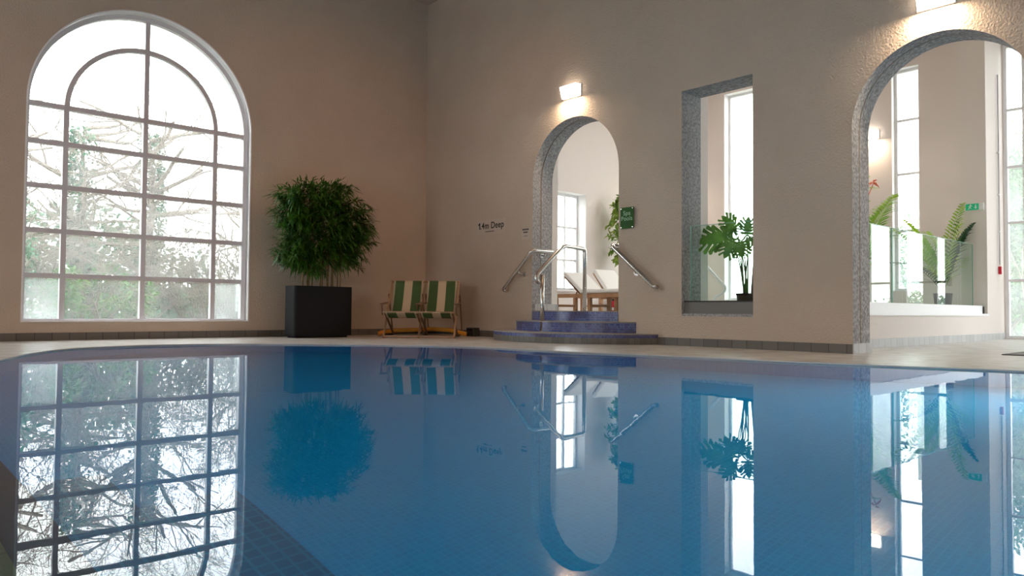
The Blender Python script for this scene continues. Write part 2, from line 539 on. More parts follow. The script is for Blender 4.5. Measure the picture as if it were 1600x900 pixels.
# -- window wall (plane y=0, thickness towards +y)
LW = .34
mbw = MB()
WC, WR, WZ, WB = -4.87, 1.50, 3.18, .26
def YF(u, v, w_): return (u, w_, v)
win_out = arch(WC, WR, WZ, WB, 60)
sw = rect(2.7, 4.44, .93, 3.10)
prism(mbw, [[(XB-.3, -.9), (XE+.5, -.9), (XE+.5, H), (XB-.3, H)], win_out, sw], LW, YF, 0, 2)
o = struct(mbw.build('wall_back', [M['stucco'], M['concrete'], M['white_reveal']]), 'beige rough plaster wall holding the big arched window', 'wall')
# spa room side: a skin over the wall, brighter light put into its colour
mb = MB()
prism(mb, [[(TW, ZS), (XE, ZS), (XE, H), (TW, H)], sw], .01, lambda u, v, w_: (u, -w_, v), 0)
struct(mb.build('wall_spa_back', M['stucco_lit']), 'brightly lit plaster wall behind the white loungers', 'wall')

# -- cross wall (plane x=0 .. TW) with two arches and a tall slot
AS = dict(c=-3.74, r=.875, z0=2.50)
AB = dict(c=-8.72, r=.845, z0=2.46)
SL = rect(-6.69, -5.67, .40, 3.35)
def XF(u, v, w_): return (w_, u, v)
outer = [(YB, -.9), (0, -.9), (0, H), (YB, H)]
mb = MB()
for x0, x1, g in ((0, .18, 0), (.18, .20, .025), (.20, TW, 0)):
    prism(mb, [outer, arch(AS['c'], AS['r'], AS['z0'], -.2, 48, g), arch(AB['c'], AB['r'], AB['z0'], -.2, 48, g), SL], x1-x0,
          lambda u, v, w_, x0=x0: (x0+w_, u, v), 0, 1)
struct(mb.build('wall_right', [M['stucco'], M['concrete']]), 'beige rough plaster wall with two arches and a tall slot', 'wall')
# brightened back skin of that wall, and the piers standing against it
mb = MB()
mb.box((TW, -2.87, ZS), (.57, -.01, H))
mb.box((TW, -5.67, ZS), (.61, -4.66, H))
struct(mb.build('trim_4', M['stucco_lit']), 'brightly lit plaster piers just behind the arch and the slot', 'pier')

# -- other walls of the pool hall
mb = MB()
prism(mb, [[(YB, -.9), (0, -.9), (0, H), (YB, H)], rect(-12.5, -9.7, .8, 3.3), rect(-7.0, -4.2, .8, 3.3)], .3, lambda u, v, w_: (XB-w_, u, v), 0, 0)
struct(mb.build('wall_left', M['stucco']))
mb = MB()
prism(mb, [[(XB-.3, -.9), (XE+.5, -.9), (XE+.5, H), (XB-.3, H)], rect(2.2, 5.2, .3, 3.6)], .3, lambda u, v, w_: (u, YB-w_, v), 0, 0)
struct(mb.build('wall_front', M['stucco']))
mb = MB()
mb.box((XB-.3, YB-.3, H), (XE+.6, LW, H+.2))
struct(mb.build('ceiling', M['ceiling']))

# -- raised spa room floor and the low wall with its glass
mb = MB()
mb.box((TW+.001, -7.05, -.1), (XE, -.001, ZS))
mb.box((.0, -4.605, -.1), (TW+.001, -2.875, ZS-.0005))
struct(mb.build('floor_spa', M['skirt_pale']), 'raised pale floor of the spa room behind the arch', 'floor')
CY0, CY1 = -7.45, -7.03
XJ = 6.33
mb = MB()
mb.box((TW+.001, CY0, -.1), (XJ, CY1, .43), 0)
mb.box((XJ, CY0, -.1), (XE, CY1, H), 0)
mb.box((TW+.001, CY0, 5.9), (XJ, CY1, H), 0)
struct(mb.build('wall_corridor', [M['stucco_lit']]), 'brightly lit low wall under the glass balustrade beyond the big arch', 'wall')
# end wall of the spa room with two tall windows
mb = MB()
prism(mb, [[(CY1, -.1), (0, -.1), (0, H), (CY1, H)], rect(-6.06, -5.56, .9, 5.30), rect(-4.3, -1.80, .75, 5.6)], .3, lambda u, v, w_: (XE+w_, u, v), 0, 1)
struct(mb.build('wall_spa_end', [M['stucco_lit'], M['white_reveal']]), 'brightly lit plaster end wall with narrow tall window', 'wall')
# corridor end wall: piers and lintel round the glazed screen
mb = MB()
prism(mb, [[(YB, -.9), (CY1, -.9), (CY1, H), (YB, H)], rect(-11.2, CY0-.02, .03, 5.3)], .3, lambda u, v, w_: (XE+w_, u, v), 0, 1)
struct(mb.build('wall_corridor_end', [M['stucco_lit'], M['white_reveal']]), 'white end wall around the tall glazed screen', 'wall')

# -- skirtings
def skirt(name, boxes, m=None):
    mb = MB()
    for a, b in boxes: mb.box(a, b)
    return struct(mb.build(name, m or M['skirt']))
ZK = .118
skirt('baseboard_back', [((XB, -.012, ZD), (0, 0, ZK))])
skirt('baseboard_right', [((-.012, YB, ZD), (0, AB['c']-AB['r'], ZK)), ((-.012, AS['c']+AS['r']+.69, ZD), (0, 0, ZK)), ((-.012, AB['c']+AB['r'], ZD), (0, AS['c']-AS['r']-.66, ZK))])
skirt('baseboard_arch', [((-.012, AB['c']+AB['r']-.012, ZD), (TW+.02, AB['c']+AB['r'], ZK+.005))], M['skirt_pale'])
skirt('baseboard_corridor', [((TW+.02, CY0-.012, ZD), (XE, CY0, ZK+.01))], M['skirt_pale'])
skirt('baseboard_spa', [((.05, -2.887, ZS), (.582, -2.875, ZS+.105)), ((.57, -2.887, ZS), (.582, -.02, ZS+.105))], M['skirt_pale'])

# -- steps up to the small arch
def step_outline(half, depth):
    c = AS['c']
    R_ = (half*half+depth*depth)/(2*depth)
    a = math.asin(half/R_) if depth < half else PI/2
    pts = [(-(R_*math.cos(t)-(R_-depth)), c+R_*math.sin(t)) for t in [(-a+2*a*i/36) for i in range(37)]]
    return pts
steps = thing('entry_steps', (0, 0, 0), 0, 'curved blue mosaic steps leading up into the small arch', 'steps')
for k, (half, dep, z0, z1) in enumerate(((1.56, 1.0, ZD, .157), (1.19, .62, .157, .31), (.868, .26, .31, ZS))):
    mb = MB()
    ol = step_outline(half, dep)
    ol = [(x, y) for x, y in ol]
    if k == 0:
        prism(mb, [ol], .085, lambda u, v, w_: (u, v, w_+z0), 2, 2)
        prism(mb, [ol], z1-z0-.095, lambda u, v, w_: (u, v, w_+z0+.085), 0, 0)
    else:
        prism(mb, [ol], z1-z0-.012, lambda u, v, w_: (u, v, w_+z0), 0, 0)
    ol2 = [(x*1.012-.004, AS['c']+(y-AS['c'])*1.004) for x, y in ol]
    prism(mb, [ol2], .012, lambda u, v, w_: (u, v, w_+z1-.012), 1, 1)
    st = mb.build('step', [M['mosaic'], M['tread'], M['skirt_step']], steps)

# ------------------------------------------------------------------ window_1, the big arched one
def bar_yz(mb, a, b, wd, y0, y1):
    """window bar in an x-z plane from a to b"""
    a, b = Vector(a), Vector(b)
    d = (b-a).normalized(); nrm = Vector((-d.y, d.x))*wd/2
    q = [a-nrm, a+nrm, b+nrm, b-nrm]
    mb.add([(p.x, y, p.y) for y in (y0, y1) for p in q], [(0, 1, 2, 3), (7, 6, 5, 4), (0, 4, 5, 1), (1, 5, 6, 2), (2, 6, 7, 3), (3, 7, 4, 0)])
w1 = struct(thing('window_1', (WC, .12, WB), 0), 'huge white-framed arched window with a grid of panes', 'window')
w1.location = (0, 0, 0)
wc = -4.885
y0, y1 = .10, .19
mb = MB()
fo = arch(wc, 1.50, 3.15, .25, 60)
fi = arch(wc, 1.435, 3.15, .30, 60)
prism(mb, [fo, fi], y1-y0, lambda u, v, w_: (u, y0+w_, v))
mb.build('window_frame', M['backlit_paint'], w1)
mb = MB()
prism(mb, [arch(WC, WR+.002, WZ, WB-.002, 60), arch(WC, WR-.018, WZ, WB+.018, 60)], .02, lambda u, v, w_: (u, w_-.014, v))
mb.build('window_bead', M['white_paint'], w1)
cols_ = [-5.888, wc, -3.885]
rows_ = [3.149, 2.652, 2.066, 1.471, .873]
MW = .064
for x in cols_:
    mb = MB()
    top = 3.15+1.44 if x == wc else 3.149
    mb.box((x-MW/2, y0+.005, .29), (x+MW/2, y1-.01, top))
    mb.build('mullion', M['backlit_paint'], w1)
for z in rows_:
    mb = MB()
    mb.box((wc-1.44, y0+.003, z-MW/2), (wc+1.44, y1-.012, z+MW/2))
    mb.build('transom', M['backlit_paint'], w1)
mb = MB()
a_out = arc_pts(wc, 1.032, 3.149, 0, PI, 48); a_in = arc_pts(wc, 0.968, 3.149, PI, 0, 48)
prism(mb, [a_out+a_in], .07, lambda u, v, w_: (u, y0+.004+w_, v))
mb.build('arched_mullion', M['backlit_paint'], w1)
yg = .15
xs_ = [wc-1.44]+cols_+[wc+1.44]; zs_ = [.29, .873, 1.471, 2.066, 2.652, 3.149]
for i in range(4):
    for j in range(5):
        mb = MB()
        mb.box((xs_[i], yg, zs_[j]), (xs_[i+1], yg+.006, zs_[j+1]))
        mb.build('pane', M['pane_foggier' if (j == 0 and i in (0, 3)) else 'pane_fog'], w1)
for sgn in (0, 1):
    a0, a1 = (0, PI/2) if sgn == 0 else (PI/2, PI)
    mb = MB(); prism(mb, [[(wc, 3.149)]+arc_pts(wc, 1.0, 3.149, a0, a1, 30)], .006, lambda u, v, w_: (u, yg+w_, v))
    mb.build('pane', M['pane_fog'], w1)
    mb = MB(); prism(mb, [arc_pts(wc, 1.44, 3.149, a0, a1, 30)+arc_pts(wc, 1.0, 3.149, a1, a0, 30)], .006, lambda u, v, w_: (u, yg+w_, v))
    mb.build('pane', M['pane_fog'], w1)

def grid_window(name, fn, u0, u1, v0, v1, us, vs2, fw=.05, bw=.045, dep=.07, pane='pane', label=None, fm='white_paint', skip=False):
    """framed window in local (u,v,w); fn maps to world"""
    t = struct(thing(name), label, 'window' if label else None)
    mb = MB(); prism(mb, [rect(u0, u1, v0, v1), rect(u0+fw, u1-fw, v0+fw, v1-fw)], dep, fn); mb.build('window_frame', M[fm], t)
    for u in us:
        mb = MB(); prism(mb, [rect(u-bw/2, u+bw/2, v0+fw, v1-fw)], dep*.8, lambda a, b, c: fn(a, b, c+dep*.1)); mb.build('mullion', M[fm], t)
    for v in vs2:
        mb = MB(); prism(mb, [rect(u0+fw, u1-fw, v-bw/2, v+bw/2)], dep*.76, lambda a, b, c: fn(a, b, c+dep*.12)); mb.build('transom', M[fm], t)
    U = [u0+fw]+sorted(us)+[u1-fw]; V = [v0+fw]+sorted(vs2)+[v1-fw]
    for i in range(len(U)-1):
        for j in range(len(V)-1):
            mb = MB(); prism(mb, [rect(U[i], U[i+1], V[j], V[j+1])], .005, lambda a, b, c: fn(a, b, c+dep*.5)); mb.build('pane', M[pane], t)
    return t
# small window behind the loungers
grid_window('window_2', lambda u, v, w_: (u, .24+w_, v), 2.7, 4.44, .93, 3.10, [3.25, 4.02], [1.61, 2.35], label='white-framed window behind the loungers in the spa room')
mb = MB(); mb.box((2.68, -.06, .89), (4.46, .24, .93)); 
struct(mb.build('window_sill', M['white_paint']), 'white sill under the lounger-side window', 'window sill')
# end wall windows
grid_window('window_3', lambda u, v, w_: (XE+.14+w_, u, v), -6.06, -5.56, .9, 5.30, [], [2.09, 3.22, 4.29], fw=.055, label='narrow tall window in the spa room end wall')
grid_window('window_4', lambda u, v, w_: (XE+.2+w_, u, v), -4.3, -1.80, .75, 5.6, [], [], label='bright tall window seen through the wall slot')
# hall windows behind the camera
grid_window('window_5', lambda u, v, w_: (XB-.15-w_, u, v), -12.5, -9.7, .8, 3.3, [-11.1], [2.0])
grid_window('window_6', lambda u, v, w_: (XB-.15-w_, u, v), -7.0, -4.2, .8, 3.3, [-5.6], [2.0])
grid_window('window_7', lambda u, v, w_: (u, YB-.15-w_, v), 2.2, 5.2, .3, 3.6, [3.7], [2.0])
# glazed end screen of the corridor with exit door
bars = [1.06, 2.09, 3.09, 4.12]
def XS(u, v, w_): return (XE+.02+w_, u, v)
grid_window('window_8', XS, -7.80, CY0-.02, .03, 5.3, [], bars, fw=.05, label='tall narrow glazed strip at the corridor corner')
grid_window('window_9', XS, -8.19, -7.98, .03, 5.3, [], [2.1, 3.1, 4.1], fw=.035)
mb = MB(); mb.box((XE, -7.98, .03), (XE+.12, -7.80, 5.3)); mb.box((XE, -8.33, .03), (XE+.12, -8.19, 5.3)); mb.box((XE, -8.97, .03), (XE+.12, -8.77, 5.3))
struct(mb.build('trim_5', M['white_paint']))
d1 = struct(thing('door_1'), 'glazed exit door with push bar', 'door')
mb = MB(); prism(mb, [rect(-8.77, -8.33, .03, 2.2), rect(-8.70, -8.40, .12, 2.12)], .06, XS); mb.build('door_frame', M['white_paint'], d1)
mb = MB(); prism(mb, [rect(-8.70, -8.40, .12, 2.12)], .006, lambda a, b, c: XS(a, b, c+.03)); mb.build('pane', M['pane'], d1)
mb = MB(); mb.tube([(XE-.05, -8.85, 1.06), (XE-.05, -7.92, 1.06)], .02); mb.box((XE-.08, -7.95, .98), (XE+.02, -7.89, 1.15)); mb.build('push_bar', M['dark_rubber'], d1)
grid_window('window_10', XS, -8.77, -8.33, 2.2, 5.3, [], [3.1, 4.1], fw=.035)
grid_window('window_11', XS, -11.2, -8.97, .03, 5.3, [-9.4, -10.3], [1.06, 3.1], fw=.04)

# ------------------------------------------------------------------ sills and glass balustrades
mb = MB()
mb.box((.0, -6.69, .40), (.07, -5.67, .435), 0)
mb.box((.07, -6.69, .40), (TW, -5.67, .585), 1)
mb.box((.055, -6.69, .585), (TW, -5.67, .60), 2)
struct(mb.build('trim_6', [M['concrete'], mat('grey_painted_sill', (.20, .19, .18), .7), M['dark_rubber']]), 'grey sill block at the foot of the tall slot', 'sill')
mb = MB()
mb.box((TW+.02, CY0-.015, .43), (XJ, CY0+.06, .465), 0)
mb.box((TW+.02, CY0+.06, .43), (XJ-.06, CY1, .60), 0)
mb.box((XJ-.06, CY0+.05, .465), (XJ, CY0+.1, .585), 1)
struct(mb.build('trim_7', [M['white_paint'], M['dark_rubber']]), 'white sill along the corridor opening', 'sill')
def balustrade(label, panels, fn, grp=None):
    t = thing('glass_balustrade', (0, 0, 0), 0, label, 'glass balustrade')
    for a, b, z0, z1 in panels:
        mb = MB()
        mb.add([fn(a+.004, z0, 0), fn(b-.004, z0, 0), fn(b-.004, z1, 0), fn(a+.004, z1, 0)], [(0, 1, 2, 3)])
        p = mb.build('glass_panel', M['balus'], t, recalc=False)
        mb = MB()
        mb.box(fn(a, z0, -.006), fn(a+.006, z1, .006)); mb.box(fn(b-.006, z0, -.006), fn(b, z1, .006)); mb.box(fn(a, z1-.005, -.006), fn(b, z1+.001, .006))
        mb.build('polished_edge', M['balus_edge'], p)
    return t
balustrade('clear glass screen standing in the tall slot before the cut-leaf plant', [(-6.688, -5.73, .60, 1.58)], lambda u, v, w_: (.12+w_, u, v))
balustrade('long frameless glass balustrade on the white sill beyond the big arch', [(TW+.1, 2.74, .60, 1.655), (2.76, 6.25, .60, 1.655)], lambda u, v, w_: (u, -7.25+w_, v))

# ------------------------------------------------------------------ handrails
def rail(label, path, brackets, r=.031, bend=.07, extra=None):
    t = thing('handrail', (0, 0, 0), 0, label, 'handrail')
    mb = MB(); mb.tube(bend_path(path, bend), r, 14); mb.build('rail', M['steel'], t)
    for p, q in brackets:
        mb = MB()
        p, q = Vector(p), Vector(q)
        mid = Vector((p.x, p.y, p.z-.055)) if abs(p.z-q.z) < .09 else (p+q)/2
        mb.tube(bend_path([p, mid, q], .03), .013, 8)
        d = (q-mid).normalized()
        mb.tube([q-d*.012, q], .042, 16)
        mb.build('bracket', M['steel'], t)
    if extra: extra(t)
    return t
rail('steel handrail on the wall left of the small arch', [(-.09, -2.36, .775), (-.09, -2.29, .80), (-.09, -2.96, 1.405), (.30, -2.96, 1.405), (.36, -2.96, 1.405)],
     [((-.09, -2.66, 1.10), (0, -2.70, 1.04)), ((.20, -2.96, 1.38), (.20, -2.875, 1.34))])
rail('steel handrail on the wall right of the small arch', [(-.03, -5.30, .785), (-.09, -5.30, .785), (-.09, -4.55, 1.39), (.36, -4.55, 1.39)],
     [((-.09, -4.98, 1.04), (0, -4.94, .99)), ((.2, -4.55, 1.36), (.2, -4.605, 1.33))])
def posts(t):
    for x, y, z0, z1 in ((-.60, -3.70, .157, .98),):
        mb = MB(); mb.tube([(x, y, z0), (x, y, z1)], .030, 14); mb.tube([(x, y, z0), (x, y, z0+.012)], .042, 16); mb.build('post', M['steel'], t)
    mb = MB(); mb.tube([(.31, -3.70, ZS), (.31, -3.70, ZS+.012)], .042, 16); mb.build('base_flange', M['steel'], t)
rail('freestanding steel handrail up the middle of the blue steps', [(-.66, -3.70, .86), (-.73, -3.70, .90), (-.70, -3.70, .99), (-.16, -3.70, 1.425), (.31, -3.70, 1.405), (.31, -3.70, ZS)], [], bend=.06, extra=posts)
# rail of the spa pool seen through the slot
t = thing('pool_grab_rail', (0, 0, 0), 0, 'white sloping grab rail seen through the tall slot', 'grab rail')
mb = MB(); mb.tube(bend_path([(3, -3.95, 1.40), (3, -4.48, .87), (3, -4.42, .77), (3, -4.26, .72), (3, -4.24, ZS)], .08), .025, 12); mb.build('rail', M['white_paint'], t)

# ------------------------------------------------------------------ wall lamps
def sconce(label, loc, rz, grp, power, lw=.37):
    """wall lamp with its back at local y=0, body towards -y"""
    t = thing('wall_lamp', loc, rz, label, 'wall lamp', grp)
    mb = MB()
    h0, h1, d0, d1 = 0.0, .175, .07, .12
    prof = [(-.02, h0), (-d0, h0), (-d1, h1*.9), (-d1+.01, h1), (-.02, h1)]
    a, b = -lw/2, lw/2
    vs_ = [(a+.02, y, z) for y, z in prof]+[(b-.02, y, z) for y, z in prof]
    k = len(prof)
    mb.add(vs_, [tuple(range(k))[::-1], tuple(range(k, 2*k))]+[(i, (i+1) % k, k+(i+1) % k, k+i) for i in range(k)])
    mb.build('lamp_shade', M['lampglass'], t, bevel=.006)
    mb = MB(); mb.box((a, -.02, -.005), (b, 0, h1+.005)); mb.build('back_plate', M['white_paint'], t)
    area_light('lamp_bulb', (0, -.10, -.012), lw*.8, power, (1, .78, .55), (0, 0, 0), t, .09)
    return t
RZR = -PI/2     # faces -x  (local -y -> world -x)
sconce('glowing wall lamp above the small arch', (0, -3.72, 3.67), RZR, 'warm wall lamps', LAMP['sconce'])
sconce('glowing wall lamp above the large right arch', (0, -8.73, 3.555), RZR, 'warm wall lamps', LAMP['sconce']*1.6, .36)
sconce('small distant lit wall lamp beside the narrow tall window', (XE, -5.14, 3.97), RZR, 'warm wall lamps', LAMP['sconce'])
sconce('wall lamp on the pale wall right of the loungers, hidden by the arch', (6.5, -.01, 3.75), 0, 'warm wall lamps', LAMP['sconce']*1.5)

# ceiling lamps added out of view as fill light for the rooms
def fill_lamp(x, y, power, col, z=H, s=.5):
    t = thing('fill_lamp', (x, y, z), 0, 'unseen round ceiling lamp added as fill light', 'ceiling lamp', 'added fill lamps')
    mb = MB(); mb.tube([(0, 0, -.06), (0, 0, 0)], s/2+.03, 24); mb.build('lamp_housing', M['white_paint'], t)
    area_light('lamp_bulb', (0, 0, -.075), s, power, col, (0, 0, 0), t)
for x, y in ((-10.5, -9.5), (-6.5, -9.5), (-6.0, -12.5), (-9.5, -13.5), (-6.0, -15.5)):
    fill_lamp(x, y, LAMP['ceiling'], WARM)
def fill_spot(x, y, aim, power):  # added spotlight, out of view, to warm the window wall
    t = thing('fill_spotlight', (x, y, H), 0, 'unseen warm spotlight added to redden the window wall', 'spotlight', 'added fill spotlights')
    d = (Vector(aim)-Vector((x, y, H-.22))).normalized()
    mb = MB(); mb.tube([(0, 0, 0), (0, 0, -.12)], .02, 8); mb.build('stem', M['white_paint'], t)
    mb = MB(); p = Vector((0, 0, -.2)); mb.tube([p-d*.12, p+d*.06], [.05, .07], 16, cap=False); mb.build('lamp_shade', M['white_paint'], t)
    l = bpy.data.lights.new('lamp_bulb', 'SPOT'); l.energy = power; l.color = (1, .40, .15); l.spot_size = R(88); l.spot_blend = 1; l.shadow_soft_size = .05
    o = bpy.data.objects.new('lamp_bulb', l); C.objects.link(o); o.parent = t; o.location = p+d*.07
    o.rotation_euler = d.to_track_quat('-Z', 'Y').to_euler()
for x, ax in ((-1.6, -1.6), (-4.0, -3.2), (-8.2, -8.2)):
    fill_spot(x, -5.2, (ax, 0, .9), LAMP['spots'])
for x, y in ((2.2, -3.5), (5.4, -3.5)):
    fill_lamp(x, y, LAMP['spa'], (1, .93, .87))
for x, y in ((3.6, -10.2),):
    fill_lamp(x, y, LAMP['corridor'], (1, .95, .92))

# ------------------------------------------------------------------ bamboo in its planter
def leaf_blade(mb, base, d, ln, wd, droop=.3, nrm=None, mi=0):
    """slim pointed leaf: 3 segments bending down"""
    d = Vector(d).normalized()
    side = d.cross(Vector((0, 0, 1)))
    side = side.normalized() if side.length > 1e-3 else Vector((1, 0, 0))
    if nrm is not None:
        side = (side+Vector(nrm)).normalized()
    p = Vector(base)
    q1 = p+d*ln*.4-Vector((0, 0, droop*ln*.10)); q2 = p+d*ln*.75-Vector((0, 0, droop*ln*.4)); q3 = p+d*ln-Vector((0, 0, droop*ln*.85))
    mb.add([p, q1+side*wd/2, q1-side*wd/2, q2+side*wd*.32, q2-side*wd*.32, q3], [(0, 1, 2), (1, 3, 4, 2), (3, 5, 4)], mi)
def rv(a=1.0):
    return Vector((random.uniform(-a, a), random.uniform(-a, a), random.uniform(-a, a)))

PX0, PX1, PY0, PY1 = -3.02, -2.03, -.86, -.50
bam = thing('potted_bamboo', ((PX0+PX1)/2, (PY0+PY1)/2, ZD), 0, 'tall bushy bamboo in a charcoal box planter beside the arched window', 'potted plant')
bx, by = (PX0+PX1)/2, (PY0+PY1)/2
mb = MB()
def rrect(x0, x1, y0_, y1_, r, n=5):
    out = []
    for cx, cy, a in ((x1-r, y1_-r, 0), (x0+r, y1_-r, 90), (x0+r, y0_+r, 180), (x1-r, y0_+r, 270)):
        for i in range(n+1):
            t = R(a+90*i/n); out.append((cx+r*math.cos(t), cy+r*math.sin(t)))
    return out
hw, hd = (PX1-PX0)/2, (PY1-PY0)/2
prism(mb, [rrect(-hw, hw, -hd, hd, .05)], .70, lambda u, v, w_: (u, v, w_+.03))
prism(mb, [rrect(-hw, hw, -hd, hd, .05), rrect(-hw+.025, hw-.025, -hd+.025, hd-.025, .03)], .065, lambda u, v, w_: (u, v, w_+.73))
mb.box((-hw+.05, -hd+.03, 0), (hw-.08, hd-.03, .03))
mb.build('planter', M['planter'], bam)
mb = MB(); prism(mb, [rrect(-hw+.02, hw-.02, -hd+.02, hd-.02, .03)], .02, lambda u, v, w_: (u, v, w_+.72)); mb.build('soil', M['soil'], bam)
stems = []
for i in range(17):
    if i < 9:  x = random.uniform(-.34, -.02)
    else: x = random.uniform(.05, .33)
    y = random.uniform(-.09, .09)
    lean = Vector((random.uniform(-.05, .06)+x*.12, random.uniform(-.05, .03), 0))
    hgt = random.uniform(1.15, 1.5)
    pts = [Vector((x, y, .73))+lean*t*t+Vector((0, 0, hgt*t)) for t in (0, .25, .5, .75, 1)]
    mb = MB(); mb.tube(pts, [.011, .010, .009, .007, .004], 7); mb.build('stem', M['bamboo_stem'], bam)
    stems.append(pts)
mb = MB()
random.seed(11)
def fol_limit(x, z):
    """silhouette of the bush in local x/z"""
    top = 2.33+.07*math.sin(x*5+1) - (.20 if x > .35 else 0) - max(0, x-.35)*.25
    bot = 1.02+.10*math.sin(x*9) + (0.05 if x < .1 else .0) + (.35*max(0, x-.30)*1.8)
    return bot < z < top
cnt = 0
while cnt < 1000:
    x = random.uniform(-.80, .66); z = random.uniform(.98, 2.38)
    left = -.56 - .06*math.sin(z*7); right = .62+.14*math.sin((z-1.2)*2.2)
    if z < 1.6: right -= (1.6-z)*.45
    if z > 2.0 and x < -.55: continue
    if not (left < x < right and fol_limit(x, z)): continue
    y = random.uniform(-.30, .26)*(1-.3*abs(x))
    # denser near the rim of the bush
    c = Vector((x, y, z))
    out = Vector((x*1.0, y*1.6-.25, .15)).normalized()
    tip = c+out*.16+rv(.05)
    cnt += 1
    nl = random.randint(8, 13)
    d0 = (out+rv(.45)).normalized()
    for k in range(nl):
        t = k/nl
        base = c.lerp(tip, t)
        d = (d0+rv(.75)+Vector((0, 0, -.15))).normalized()
        leaf_blade(mb, base, d, random.uniform(.11, .21), random.uniform(.018, .030), random.uniform(.1, .7), rv(.4))
# drooping side sprays on the right
for z0_, ln in ((2.22, .30), (2.05, .30), (1.9, .22), (1.7, .2), (1.35, .22), (1.22, .12)):
    p = Vector((.50, -.1, z0_))
    for k in range(14):
        t = k/13
        b_ = p+Vector((ln*t, -.05*t, -.12*t*t))
        for s_ in range(3):
            leaf_blade(mb, b_, Vector((1, -.2, -.2))+rv(.8), random.uniform(.09, .15), .016, .5, rv(.4))
mb.build('foliage', M['bamboo'], bam, recalc=False)

# ------------------------------------------------------------------ deck chairs
def deck_chair(loc, rz, label):
    """local +x = right of the sitter's front edge, +y = towards the back"""
    t = thing('deck_chair', loc, rz, label, 'deck chair', 'striped deck chairs in the corner')
    W = .555
    ang_top = Vector((0, .72, .93))       # top of the long frame
    foot = Vector((0, 0, 0))
    # long frame: front foot to the top rail
    for s_ in (-1, 1):
        mb = MB(); x = s_*(W/2-.0)
        mb.bar((x, 0, .0), (x, .66, .92), .024, .038, (0, -1, .7)); mb.build('side_rail', M['wood'], t)
    mb = MB(); mb.tube([(-W/2, .65, .905), (W/2, .65, .905)], .014, 10); mb.build('top_rail', M['wood'], t)
    mb = MB(); mb.bar((-W/2, .012, .025), (W/2, .012, .025), .022, .03); mb.build('foot_rail', M['wood'], t)
    # seat frame: seat front bar back down to the rear foot
    W2 = W-.05
    for s_ in (-1, 1):
        mb = MB(); x = s_*W2/2
        mb.bar((x, -.03, .40), (x, .74, .0), .022, .034, (0, .5, 1)); mb.build('seat_rail', M['wood_dark'], t)
    mb = MB(); mb.bar((-W/2-.005, -.04, .405), (W/2+.005, -.04, .405), .03, .026); mb.build('front_bar', M['wood'], t)
    mb = MB(); mb.bar((-W2/2, .70, .03), (W2/2, .70, .03), .03, .03); mb.build('rear_bar', M['wood_dark'], t)
    # prop frame holding the back
    for s_ in (-1, 1):
        mb = MB(); x = s_*(W/2+.028)
        mb.bar((x, .50, .70), (x, .88, .03), .018, .03, (0, 1, .5)); mb.build('prop', M['wood_dark'], t)
        # arm rest: from the long frame forward to a short post
        mb = MB(); x = s_*(W/2+.03)
        mb.bar((x, .50, .56), (x, -.06, .53), .045, .02); mb.bar((x, -.01, .53), (x, .06, .36), .018, .03, (0, 1, 0)); mb.build('arm', M['wood_dark'], t)
    # canvas: from the top rail sagging to the seat bar
    pts = []
    n = 26
    P0, P1, P2, P3 = Vector((0, .635, .92)), Vector((0, .42, .40)), Vector((0, .28, .18)), Vector((0, -.045, .385))
    for i in range(n+1):
        s_ = i/n
        pts.append(P0*(1-s_)**3+P1*3*s_*(1-s_)**2+P2*3*s_*s_*(1-s_)+P3*s_**3)
    pts.append(Vector((0, -.058, .40)))
    cw = W2/2-.012
    mb = MB(); m_ = 12
    vs_ = []; 
    for p in pts:
        for k in range(m_+1):
            u = k/m_
            vs_.append((-cw+2*cw*u, p.y, p.z))
    fs = [(i*(m_+1)+k, i*(m_+1)+k+1, (i+1)*(m_+1)+k+1, (i+1)*(m_+1)+k) for i in range(len(pts)-1) for k in range(m_)]
    mb.add(vs_, fs, 0, True)
    o = mb.build('canvas', M['stripe'], t, recalc=False)
    uvl = o.data.uv_layers.new(name='UVMap')
    for lp in o.data.loops:
        uvl.data[lp.index].uv = ((o.data.vertices[lp.vertex_index].co.x+cw)/(2*cw), 0)
    sd = o.modifiers.new('thick', 'SOLIDIFY'); sd.thickness = .004
    return t
DCA = R(-45)
deck_chair((-1.56, -1.53, ZD), DCA, 'green and cream striped deck chair nearer the bamboo planter')
deck_chair((-1.165, -1.925, ZD), DCA, 'green and cream striped deck chair nearer the blue steps')
# things lying behind the chairs
t = thing('foam_tube', (0, 0, 0), 0, 'orange and yellow foam tube lying on the deck behind the deck chairs', 'pool float')
mb = MB(); mb.tube([(-1.46, -.72, .055), (-1.36, -.76, .09), (-1.2, -.86, .11), (-.98, -1.04, .12), (-.75, -1.28, .14), (-.55, -1.5, .12), (-.40, -1.72, .06)], .036, 12)
mb.build('tube', M['orange_foam'], t)
t = thing('folded_cover', (0, 0, 0), 0, 'black folded cover lying in the corner behind the deck chairs', 'cover')
mb = MB(); mb.bar((-1.25, -.55, .07), (-.30, -1.45, .07), .26, .10); mb.build('folded_sheet', M['dark_rubber'], t, bevel=.03)
t = thing('floor_box', (0, 0, 0), 0, 'small dark box on the floor by the wall, right of the deck chairs', 'box')
mb = MB(); mb.box((-.16, -1.62, ZD), (-.03, -1.42, .16)); mb.build('case', M['dark_rubber'], t, bevel=.01)
mb = MB(); mb.box((-.166, -1.59, .12), (-.155, -1.45, .14)); mb.build('lid_catch', M['planter'], t)

